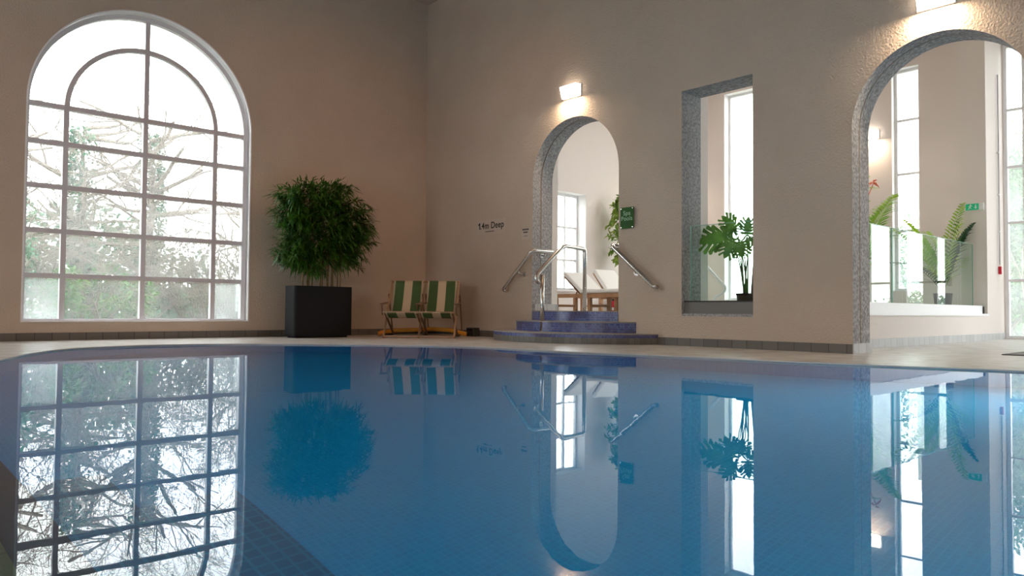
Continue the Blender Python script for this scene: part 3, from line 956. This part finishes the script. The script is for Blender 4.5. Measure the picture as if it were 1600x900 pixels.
# ------------------------------------------------------------------ signs on the cross wall
def SW(x, yc, zc):
    return lambda u, v, w_: (x-w_, yc-u, zc+v)
t = thing('depth_sign', (0, 0, 0), 0, 'clear wall sign with black letters reading 1.4m Deep', 'sign')
mb = MB(); prism(mb, [rect(-.36, .36, -.12, .12)], .004, SW(-.002, -1.87, 1.865)); o = mb.build('sign_plate', M['sign_clear'], t)
mb = MB(); text_mesh('.4m Deep', .155, SW(-.0065, -1.893, 1.885), mb, depth=.002, offset=.0022, xs=.93); prism(mb, [[(x-.022, z) for x, z in ((-.283, -.048), (-.283, .030), (-.312, .012), (-.312, .032), (-.280, .062), (-.261, .062), (-.261, -.048))]], .002, SW(-.0065, -1.87, 1.885)); mb.build('lettering', M['print'], t)
mb = MB(); prism(mb, [rect(-.15, .08, -.082, -.071)], .001, SW(-.0065, -1.87, 1.865)); mb.build('small_print', M['print'], t)
for a, b in ((-.33, -.1), (.33, -.1), (-.33, .1), (.33, .1)):
    mb = MB(); mb.tube([(-.002, -1.87-a, 1.865+b), (-.014, -1.87-a, 1.865+b)], .008, 10); mb.build('screw_cap', M['cord'], t)
t = thing('notice_sign', (0, 0, 0), 0, 'small pale notice with tiny black print left of the small arch', 'sign')
mb = MB(); prism(mb, [rect(-.09, .09, -.10, .08)], .004, SW(-.002, -2.715, 1.70)); mb.build('sign_plate', M['sign_clear'], t)
random.seed(3)
for zz, a, b, hh in ((.055, -.075, .075, .026), (.010, -.05, .05, .022), (-.05, -.05, .05, .007)):
    mb = MB()
    u = a
    while u < b:
        wl = random.uniform(.008, .018)
        prism(mb, [rect(u, min(u+wl, b), zz-hh/2, zz+hh/2)], .001, SW(-.0065, -2.715, 1.70)); u += wl+.004
    mb.build('small_print', M['print'], t)
t = thing('spa_sign', (0, 0, 0), 0, 'green acrylic sign reading Spa Pools right of the small arch', 'sign')
sc = SW(-.03, -4.79, 1.757)
mb = MB(); prism(mb, [rect(-.115, .115, -.148, .148)], .006, sc); mb.build('sign_plate', M['green_acrylic'], t)
mb = MB(); text_mesh('Spa', .090, lambda u, v, w_: sc(u, v+.065, w_+.0065), mb, depth=.001); mb.build('lettering', M['print_pale'], t)
mb = MB(); text_mesh('Pools', .086, lambda u, v, w_: sc(u, v-.010, w_+.0065), mb, depth=.001); mb.build('lettering', M['print_pale'], t)
for zz, a in ((-.07, .05), (-.098, .06)):
    mb = MB()
    prism(mb, [rect(-a, a, zz-.005, zz+.005)], .001, lambda u, v, w_: sc(u, v, w_+.0065))
    mb.build('small_print', M['print_deep'], t)
for a in (-.1, .1):
    for b in (-.13, .13):
        mb = MB(); mb.tube([sc(a, b, -.028), sc(a, b, .010)], .0085, 12); mb.build('standoff', M['steel'], t)

# exit sign on the jamb beyond the big arch
t = thing('exit_sign', (0, 0, 0), 0, 'green and white exit sign with a down arrow on the pale jamb', 'exit sign')
mb = MB(); mb.box((XJ-.055, -7.42, 2.24), (XJ, -7.14, 2.36)); mb.build('housing', M['white_plastic'], t, bevel=.005)
ex = lambda u, v, w_: (XJ-.056-w_, -7.26-u, 2.30+v)
mb = MB(); prism(mb, [rect(-.11, .09, -.055, .055)], .003, ex); mb.build('sign_face', M['exit_green'], t)
mb = MB()
ex2 = lambda u, v, w_: ex(u, v, w_+.0035)
prism(mb, [[(.035, .035), (.05, .035), (.05, -.005), (.067, -.005), (.0425, -.038), (.018, -.005), (.035, -.005)]], .002, ex2)
prism(mb, [[(-.075, -.04), (-.06, -.04), (-.05, -.012), (-.03, -.03), (-.02, -.022), (-.04, .0), (-.028, .014), (-.01, .008), (-.008, .018), (-.03, .028), (-.05, .022), (-.068, .008), (-.062, .002), (-.05, .010), (-.055, -.006)]], .002, ex2)
prism(mb, [[(-.035+.009*math.cos(k*PI/6), .038+.009*math.sin(k*PI/6)) for k in range(12)]], .002, ex2)
mb.build('pictogram', M['white_plastic'], t)
# pull cord
t = thing('alarm_cord', (0, 0, 0), 0, 'thin conduit with a red pull at its end beside the glazed screen', 'alarm cord')
mb = MB(); mb.tube([(6.98, CY0-.02, 1.32), (6.98, CY0-.02, 4.7)], .011, 8)
mb.build('conduit', M['cord'], t)
for zz in (1.9, 2.55, 3.3):
    mb = MB(); mb.box((6.955, CY0-.035, zz), (7.005, CY0, zz+.03)); mb.build('clip', M['white_plastic'], t)
mb = MB(); mb.box((6.95, CY0-.05, 1.16), (7.01, CY0, 1.30)); mb.build('pull', M['red'], t, bevel=.012)

# mat and drain on the deck at right
t = thing('entrance_mat', (0, 0, 0), 0, 'flat grey mat with a dark rim on the deck at the far right', 'mat')
mb = MB(); prism(mb, [rrect(1.15, 3.3, -10.6, -8.95, .08)], .008, lambda u, v, w_: (u, v, w_+ZD)); mb.build('rim', M['dark_rubber'], t)
mb = MB(); prism(mb, [rrect(1.2, 3.25, -10.55, -9.0, .06)], .004, lambda u, v, w_: (u, v, w_+ZD+.008)); mb.build('pile', M['mat_fibre'], t)

# ------------------------------------------------------------------ loungers
def lounger(loc, label, ang=33, L_=.52, group='white cushioned teak loungers'):
    """origin: left front of the hinge; local +y to the head"""
    t = thing('sun_lounger', loc, 0, label, 'sun lounger', group)
    W = .66
    zt = .30
    for s_ in (0, 1):
        mb = MB(); x = .02+s_*(W-.04)
        mb.bar((x, -1.25, zt), (x, .72, zt), .035, .075); mb.build('side_rail', M['teak'], t)
    for x in (.04, W-.04):
        for y in (-1.2, -.25, .66):
            mb = MB(); mb.box((x-.035, y-.035, 0), (x+.035, y+.035, zt+.03)); mb.build('leg', M['teak'], t)
    for y in (-1.2, -.25, .66):
        mb = MB(); mb.box((.04, y-.015, .08), (W-.04, y+.015, .13)); mb.build('cross_bar', M['teak'], t)
    mb = MB()
    for k in range(12):
        y = -1.2+k*.1
        mb.box((.03, y, zt+.03), (W-.03, y+.07, zt+.05))
    mb.build('slats', M['teak'], t)
    mb = MB(); mb.box((.0, -1.26, zt+.045), (W, 0, zt+.125)); mb.build('seat_cushion', M['cushion'], t, bevel=.03)
    a = R(ang)
    dy, dz = math.cos(a), math.sin(a)
    mb = MB()
    mb.bar((W/2, 0.02, zt+.04), (W/2, .02+dy*L_, zt+.04+dz*L_), W-.06, .018, (0, -dz, dy)); mb.build('backrest', M['teak'], t)
    mb = MB()
    o_ = Vector((0, -dz, dy))*.055
    mb.bar(Vector((W/2, 0.0, zt+.05))+o_, Vector((W/2, .02+dy*(L_+.03), zt+.05+dz*(L_+.03)))+o_, W, .08, (0, -dz, dy)); mb.build('back_cushion', M['cushion'], t, bevel=.03)
    mb = MB(); mb.bar((W/2, .40, zt), (W/2, .24, zt+.24), .03, .02, (0, 1, 0)); mb.build('prop', M['teak'], t)
    return t
lounger((2.62, -1.47, ZS), 'teak lounger with white cushions, left one, by the spa room window', 40, .54)
lounger((3.42, -1.47, ZS), 'teak lounger with white cushions, right one, cut by the arch edge', 52, .56)
t = thing('red_box', (0, 0, 0), 0, 'small red and white object under the lounger at the arch edge', 'box')
mb = MB(); mb.box((3.98, -1.25, ZS), (4.12, -1.1, ZS+.22)); mb.build('case', M['red'], t, bevel=.01)
mb = MB(); mb.box((3.975, -1.255, ZS+.02), (4.125, -1.095, ZS+.08)); mb.build('band', M['white_plastic'], t)

# ------------------------------------------------------------------ leafy plants
def branch_plant_leaves(mb, c, rad, n_, ln, wd):
    for k in range(n_):
        d = rv(1)
        if d.length > 1: continue
        p = Vector(c)+Vector((d.x*rad[0], d.y*rad[1], d.z*rad[2]))
        leaf_blade(mb, p, rv(1)+Vector((0, 0, -.2)), ln*random.uniform(.7, 1.2), wd*random.uniform(.8, 1.2), .3, rv(.6))
fg = thing('potted_fig', (5.22, -.36, ZS), 0, 'light green leafy plant against the pale wall at the small arch edge', 'potted plant')
mb = MB(); mb.tube([(0, 0, 0), (0, 0, .38)], [.15, .19], 20); mb.build('pot', M['planter'], fg)
mb = MB(); mb.tube([(0, 0, .36), (.02, 0, 1.0), (-.02, .02, 1.7), (0, 0, 2.5)], [.02, .018, .014, .006], 8); mb.build('trunk', M['bark'], fg)
mb = MB(); random.seed(5)
for z_, rr in ((1.25, .15), (1.45, .25), (1.7, .34), (1.95, .36), (2.15, .30), (2.35, .22), (2.55, .10)):
    branch_plant_leaves(mb, (-.02, 0, z_), (rr, rr*.7, .14), 110, .16, .085)
mb.build('foliage', M['fig'], fg, recalc=False)

def monstera_leaf(mb, base, d, size, up):
    """heart leaf with deep cuts, built as a mesh fan with fingers"""
    d = Vector(d).normalized(); up = Vector(up)
    side = d.cross(up).normalized(); nrm = side.cross(d).normalized()
    base = Vector(base)
    def P(x, y):
        bend = -.22*y*y-.22*x*x
        return base+(d*y+side*x+nrm*bend)*size
    K = 6
    for sg in (-1, 1):
        # midrib web
        prev_edge = None
        for k in range(K):
            a0 = -.10+k/K*1.0; a1 = a0+1.0/K
            y0_, y1_ = max(a0, -.0), a1
            half0 = .56*math.sin(PI*min(1, (k+.55)/(K+.7)))**.7
            reach = half0
            tipy = (y0_+y1_)/2+.10-(.30 if k == 0 else .12 if k == 1 else -.06)
            g = .018
            # web close to the rib
            vs_ = [P(0, y0_), P(sg*reach*.42, y0_-.02+(.0 if k else -.10)), P(sg*reach*.42, y1_-.02), P(0, y1_)]
            mb.add(vs_, [(0, 1, 2, 3)], 0, True)
            # finger
            f0 = P(sg*reach*.42, y0_-.02+(.0 if k else -.10)+g); f1 = P(sg*reach*.42, y1_-.02-g)
            m0 = P(sg*reach*.78, tipy-.10); m1 = P(sg*reach*.78, tipy+.085); tp0 = P(sg*reach, tipy-.03); tp1 = P(sg*reach, tipy+.05)
            mb.add([f0, m0, m1, f1, tp0, tp1], [(0, 1, 2, 3), (1, 4, 5, 2)], 0, True)
    mb.add([P(-.16, .86), P(.16, .86), P(.05, 1.04), P(-.02, 1.08)], [(0, 1, 2, 3)], 0, True)
mo = thing('potted_monstera', (.82, -6.12, ZS), 0, 'cut-leaf monstera in a small black pot standing behind the slot glass', 'potted plant')
mb = MB(); mb.tube([(0, 0, 0), (0, 0, .24)], [.10, .125], 24); mb.tube([(0, 0, .22), (0, 0, .25)], .13, 24); mb.build('pot', M['planter'], mo)
mo_at = Vector((.82, -6.12, ZS))
mleaves = [  # leaf base and leaf tip in the room, facing
    ((.56, -6.03, 1.47), (.34, -5.69, 1.43), (-.6, -.5, .35)),
    ((.70, -6.05, 1.56), (.58, -5.93, 1.74), (-.7, -.5, .2)),
    ((.60, -6.07, 1.42), (.50, -6.00, 1.19), (-.7, -.6, .3)),
    ((.62, -6.17, 1.40), (.50, -6.24, 1.20), (-.8, -.3, .3)),
    ((.72, -6.18, 1.43), (.62, -6.42, 1.42), (-.6, -.3, .6)),
    ((.72, -6.20, 1.47), (.64, -6.25, 1.68), (-.8, -.3, .2)),
    ((.66, -6.05, 1.52), (.60, -5.88, 1.60), (-.7, -.4, .5)),
]
for lb, tp, nr in mleaves:
    lb = Vector(lb)-mo_at; tp = Vector(tp)-mo_at
    s0 = Vector((random.uniform(-.02, .02), random.uniform(-.02, .04), .24))
    mid = s0.lerp(lb, .5)+Vector((.04, 0, .08))
    mb = MB(); mb.tube([s0, s0.lerp(mid, .5)+Vector((0, 0, .05)), mid, lb.lerp(mid, .4)+Vector((0, 0, .03)), lb], [.013, .010, .007, .006, .005], 7); mb.build('stalk', M['monstera'], mo)
    d = tp-lb
    side = d.normalized().cross(Vector(nr))      # leaf blade lies across the facing direction
    mb = MB(); monstera_leaf(mb, lb, d, d.length/1.02, nr); mb.build('leaf', M['monstera'], mo, recalc=False)
mb = MB(); mb.tube([(0, -.10, .22), (.0, -.13, .6), (.01, -.15, .95), (0, -.14, 1.2)], [.030, .028, .024, .012], 9); mb.build('trunk', M['bark'], mo)

def frond(t, base, d, ln, m_, lw=.30, arch_=.35, n_=27):
    mb = MB()
    d = Vector(d).normalized(); base = Vector(base)
    hz = Vector((d.x, d.y, 0)); hz = hz.normalized() if hz.length > 1e-3 else Vector((1, 0, 0))
    pts = []
    for i in range(n_+1):
        s_ = i/n_
        pts.append(base+d*ln*s_+hz*ln*.18*s_*s_-Vector((0, 0, arch_*ln*s_*s_)))
    mb.tube(pts, [.007*(1-.8*i/n_)+.001 for i in range(n_+1)], 5)
    for i in range(4, n_+1):
        s_ = i/n_
        tg = (pts[i]-pts[i-1]).normalized()
        side = tg.cross(Vector((0, 0, 1)))
        side = side.normalized() if side.length > 1e-3 else Vector((0, 1, 0))
        L2 = lw*math.sin(PI*min(.97, .25+s_*.70))+.05
        for sg in (-1, 1):
            dd = (side*sg*1.0+tg*.85+Vector((0, 0, .15))).normalized()
            leaf_blade(mb, pts[i], dd, L2*random.uniform(.9, 1.15), .054, .35, rv(.15))
    mb.build('frond', m_, t, recalc=False)
def palm(loc, label, fr, pot_h=.35):
    t = thing('potted_palm', loc, 0, label, 'potted plant', None)
    mb = MB(); mb.tube([(0, 0, 0), (0, 0, pot_h)], [.11, .15], 20); mb.build('pot', M['planter'], t)
    for d, ln, m_, lw, ar in fr:
        frond(t, (0, 0, pot_h), d, ln, M[m_], lw, ar)
    return t
random.seed(21)
palm((5.95, -6.88, ZS), 'feathery palm behind the glass balustrade under the exit sign',
     [((.30, -.10, 1.25), 1.95, 'palm_dark', .34, .14), ((.05, -.03, 1.3), 1.75, 'palm', .32, .12), ((-.55, .25, 1.1), 1.75, 'palm', .26, .26), ((-.25, .2, 1.3), 1.6, 'palm', .3, .2),
      ((-.9, .3, 1.0), 1.5, 'palm_dark', .24, .4), ((.2, .35, 1.1), 1.5, 'palm', .3, .25), ((.5, -.22, 1.1), 1.5, 'palm', .25, .25), ((.1, -.12, 1.1), 1.5, 'palm_dark', .3, .2), ((-.35, .02, 1.2), 1.4, 'palm', .3, .25)])
palm((2.45, -6.86, ZS), 'bright green palm beside the grey jamb of the big arch',
     [((.35, -.08, 1.1), 1.85, 'palm', .34, .20), ((.48, .02, 1.15), 1.8, 'palm', .32, .22), ((.22, -.12, 1.2), 1.7, 'palm', .34, .2), ((.60, -.10, 1.0), 1.6, 'palm', .28, .28), ((.1, .2, 1.2), 1.6, 'palm', .3, .2), ((-.4, .3, 1.0), 1.5, 'palm', .3, .3), ((.45, .1, 1.1), 1.45, 'palm', .28, .3), ((-.3, -.05, 1.2), 1.4, 'palm', .3, .3)])
fp = thing('flowering_plant', (3.62, -6.30, ZS), 0, 'long-leaved plant with an orange flower peeping past the grey jamb', 'potted plant')
mb = MB(); mb.tube([(0, 0, 0), (0, 0, .5)], [.13, .17], 20); mb.build('pot', M['planter'], fp)
for k, (dx, dy, hh) in enumerate(((.05, 0, 2.35), (.15, -.08, 2.05), (-.1, .1, 2.2), (.02, .12, 1.9), (.25, -.15, 2.25))):
    mb = MB(); mb.tube([(0, 0, .45), (dx*.4, dy*.4, .5+hh*.4), (dx, dy, hh*.9)], [.012, .01, .006], 7)
    for j in range(9):
        leaf_blade(mb, (dx*(.6+.05*j), dy, hh*(.62+.045*j)), (.8 if j % 2 else -.8, random.uniform(-.6, .3), .5), .34, .045, .3, rv(.3))
    mb.build('stem_with_leaves', M['palm'], fp, recalc=False)
mb = MB()
for j in range(8):
    a = j*PI/4
    leaf_blade(mb, (.36, -.22, 2.08), (math.cos(a)*.6, math.sin(a)*.6, .35*math.sin(a*2)-.1), .12, .06, .3)
mb.tube([(.36, -.22, 2.06), (.2, -.1, 1.6), (0, 0, .5)], .006, 6)
mb.build('flower', M['petal'], fp, recalc=False)

# ------------------------------------------------------------------ outdoors
mb = MB()
mb.box((-60, LW, -1.0), (60, 60, -.25)); mb.box((XE+.45, -60, -1.0), (60, LW, -.25))
struct(mb.build('ground', M['earth']), 'overgrown garden ground outside the windows', 'ground')

def grow(mb, p, d, ln, r, depth, spread=.55, up=.05, wob=.25, tips=None, n=6):
    p = Vector(p); d = Vector(d).normalized()
    pts, rad = [p.copy()], [r]
    segs = 4
    for i in range(segs):
        d = (d+rv(wob*.5)+Vector((0, 0, up))).normalized()
        p = p+d*ln/segs
        pts.append(p.copy()); rad.append(r*(1-.45*(i+1)/segs))
    mb.tube(pts, rad, n if r > .03 else (4 if r > .012 else 3), cap=False)
    if tips is not None: tips.append((p.copy(), d.copy()))
    if depth > 0:
        for k in range(random.choice((2, 3, 3))):
            t = random.uniform(.45, 1)
            i = min(int(t*segs), segs-1)
            q = pts[i].lerp(pts[i+1], t*segs-i)
            grow(mb, q, d+rv(spread*1.5), ln*random.uniform(.6, .82), max(rad[-1]*random.uniform(.55, .75), .004), depth-1, spread, up, wob, tips, n)

def ivy_tree(loc, hgt, r, label, seed, ivy=1800, depth=5, lean=(0, 0), first=1.6):
    random.seed(seed)
    t = thing('ivy_clad_tree', loc, 0, label, 'tree', 'trees in the garden')
    mb = MB()
    pts = [Vector((lean[0]*s_+.12*math.sin(s_*5+seed), lean[1]*s_, hgt*s_)) for s_ in [i/8 for i in range(9)]]
    mb.tube(pts, [r*(1.25 if i == 0 else 1-.11*i) for i in range(9)], 12, cap=False)
    mb.build('trunk', M['bark'], t)
    mb = MB()
    for k in range(20):
        s_ = random.uniform(.22, 1)
        i = min(int(s_*8), 7); q = pts[i].lerp(pts[i+1], s_*8-i)
        a = random.uniform(0, 2*PI)
        grow(mb, q, (math.cos(a), math.sin(a)*.7, random.uniform(-.1, .7)), random.uniform(1.1, 2.0)*first/1.6, .05*random.uniform(.7, 1.3), depth-1, up=.03, wob=.45)
    mb.build('branches', M['twig'], t)
    if ivy:
        mb = MB()
        for k in range(ivy):
            s_ = random.random()**1.5
            i = min(int(s_*8), 7); q = pts[i].lerp(pts[i+1], s_*8-i)
            a = random.gauss(.5+seed*1.3, 1.2)
            rr = r*(1+abs(random.gauss(0, .75))*(1-.6*s_))+.01
            q = q+Vector((math.cos(a)*rr, math.sin(a)*rr, 0))
            leaf_blade(mb, q, rv(1)+Vector((math.cos(a), math.sin(a), -.3)), .085, .07, .3, rv(.4))
        mb.build('ivy', M['ivy'], t, recalc=False)
    return t
ivy_tree((-3.9, 6.5, -.3), 4.6, .17, 'thick pale trunk with ivy left of the window centre', 2, 5000, 6, lean=(-.4, .2), first=1.3)
ivy_tree((-3.0, 7.0, -.3), 4.8, .15, 'ivy-wrapped trunk just right of the thick pale one', 5, 5000, 6, lean=(.25, 0), first=1.3)
ivy_tree((.6, 9.2, -.3), 4.6, .13, 'slim trunk seen at the right side of the arched window', 9, 3500, 6, lean=(.5, 0), first=1.3)
ivy_tree((-6.9, 5.6, -.3), 4.2, .12, 'bare branching tree at the left edge of the arched window', 13, 300, 6, lean=(.5, 0), first=1.6)

def shrub(name, loc, size, label, seed, nleaf, m_, twigs=40, ln=.12, wd=.05, group='shrubs in the garden', tdepth=2):
    random.seed(seed)
    t = thing(name, loc, 0, label, 'shrub', group)
    mb = MB()
    for k in range(twigs):
        x = random.uniform(-.8, .8)*size[0]; y = random.uniform(-.6, .6)*size[1]
        grow(mb, (x, y, 0), (random.uniform(-.6, .6), random.uniform(-.6, .3), 1), size[2]*random.uniform(.45, .8), .018, tdepth, up=-.06, wob=.5)
    mb.build('twigs', M['twig'], t)
    if nleaf:
        mb = MB()
        lumps = [(random.uniform(-.8, .8)*size[0], random.uniform(-.6, .6)*size[1], random.uniform(.1, .85)*size[2], random.uniform(.25, .5)) for i in range(14)]
        for k in range(nleaf):
            L0 = random.choice(lumps)
            d = rv(1)
            d = d.normalized()*random.uniform(.6, 1.05)
            p = Vector((L0[0]+d.x*size[0]*L0[3]*.8, L0[1]+d.y*size[1]*L0[3], max(.03, L0[2]+d.z*size[2]*L0[3]*.8)))
            leaf_blade(mb, p, d+rv(.8), ln*random.uniform(.7, 1.3), wd, .3, rv(.5))
        mb.build('foliage', m_, t, recalc=False)
    return t
shrub('laurel_shrub', (-4.6, 3.6, -.25), (1.0, .7, 1.3), 'green shrub low in the second window column', 31, 2600, M['bush'], 20)
shrub('laurel_shrub', (-6.4, 4.2, -.25), (1.0, .8, 1.9), 'dark green shrub low at the left of the arched window', 32, 2600, M['ivy'], 25)
shrub('bramble_thicket', (-1.3, 4.8, -.25), (1.5, .9, 2.6), 'tangled bare thicket right of the window centre', 33, 1500, M['bush'], 150, .07, .03, tdepth=3)
shrub('bramble_thicket', (-4.9, 5.4, -.25), (1.1, .5, 2.6), 'tangled bare thicket between the pale trunk and the left edge', 38, 1200, M['ivy'], 80, .07, .04, tdepth=3)
shrub('laurel_shrub', (.2, 5.2, -.25), (1.2, .9, 2.0), 'green shrub at the right side of the arched window', 34, 2400, M['bush'], 40)
shrub('hedge', (-3.5, 11.5, -.25), (6.0, 1.2, 3.0), 'tall ivy hedge far behind the trunks', 35, 12000, M['ivy'], 50, .26, .16, tdepth=3)
shrub('hedge', (5.0, 10.5, -.25), (3.5, 1.2, 3.8), 'pale green hedge far right behind the garden trees', 36, 5000, M['bush'], 60, .26, .16, tdepth=3)
# outside the corridor end and the narrow windows
shrub('laurel_shrub', (11.8, -6.4, -.25), (.8, .9, 4.6), 'dense laurel beyond the glazed corridor screen', 41, 8000, M['bush'], 30, .14, .07, tdepth=1)
shrub('laurel_shrub', (12.8, -3.4, -.25), (.9, 1.0, 3.4), 'pale foliage outside the narrow tall window', 42, 2600, M['bush'], 20, .16, .07, tdepth=1)
shrub('laurel_shrub', (12.5, -10.4, -.25), (.8, 1.6, 1.1), 'low yellow-green shrub outside the glazed screen', 43, 3000, M['bush'], 20, .14, .07, tdepth=1)
mb = MB(); mb.box((16.5, -7.6, -.3), (16.9, -2.8, 4.6))
tag(mb.build('garden_wall', M['garden_wall']), 'mossy stone garden wall beyond the corridor screen', 'wall')
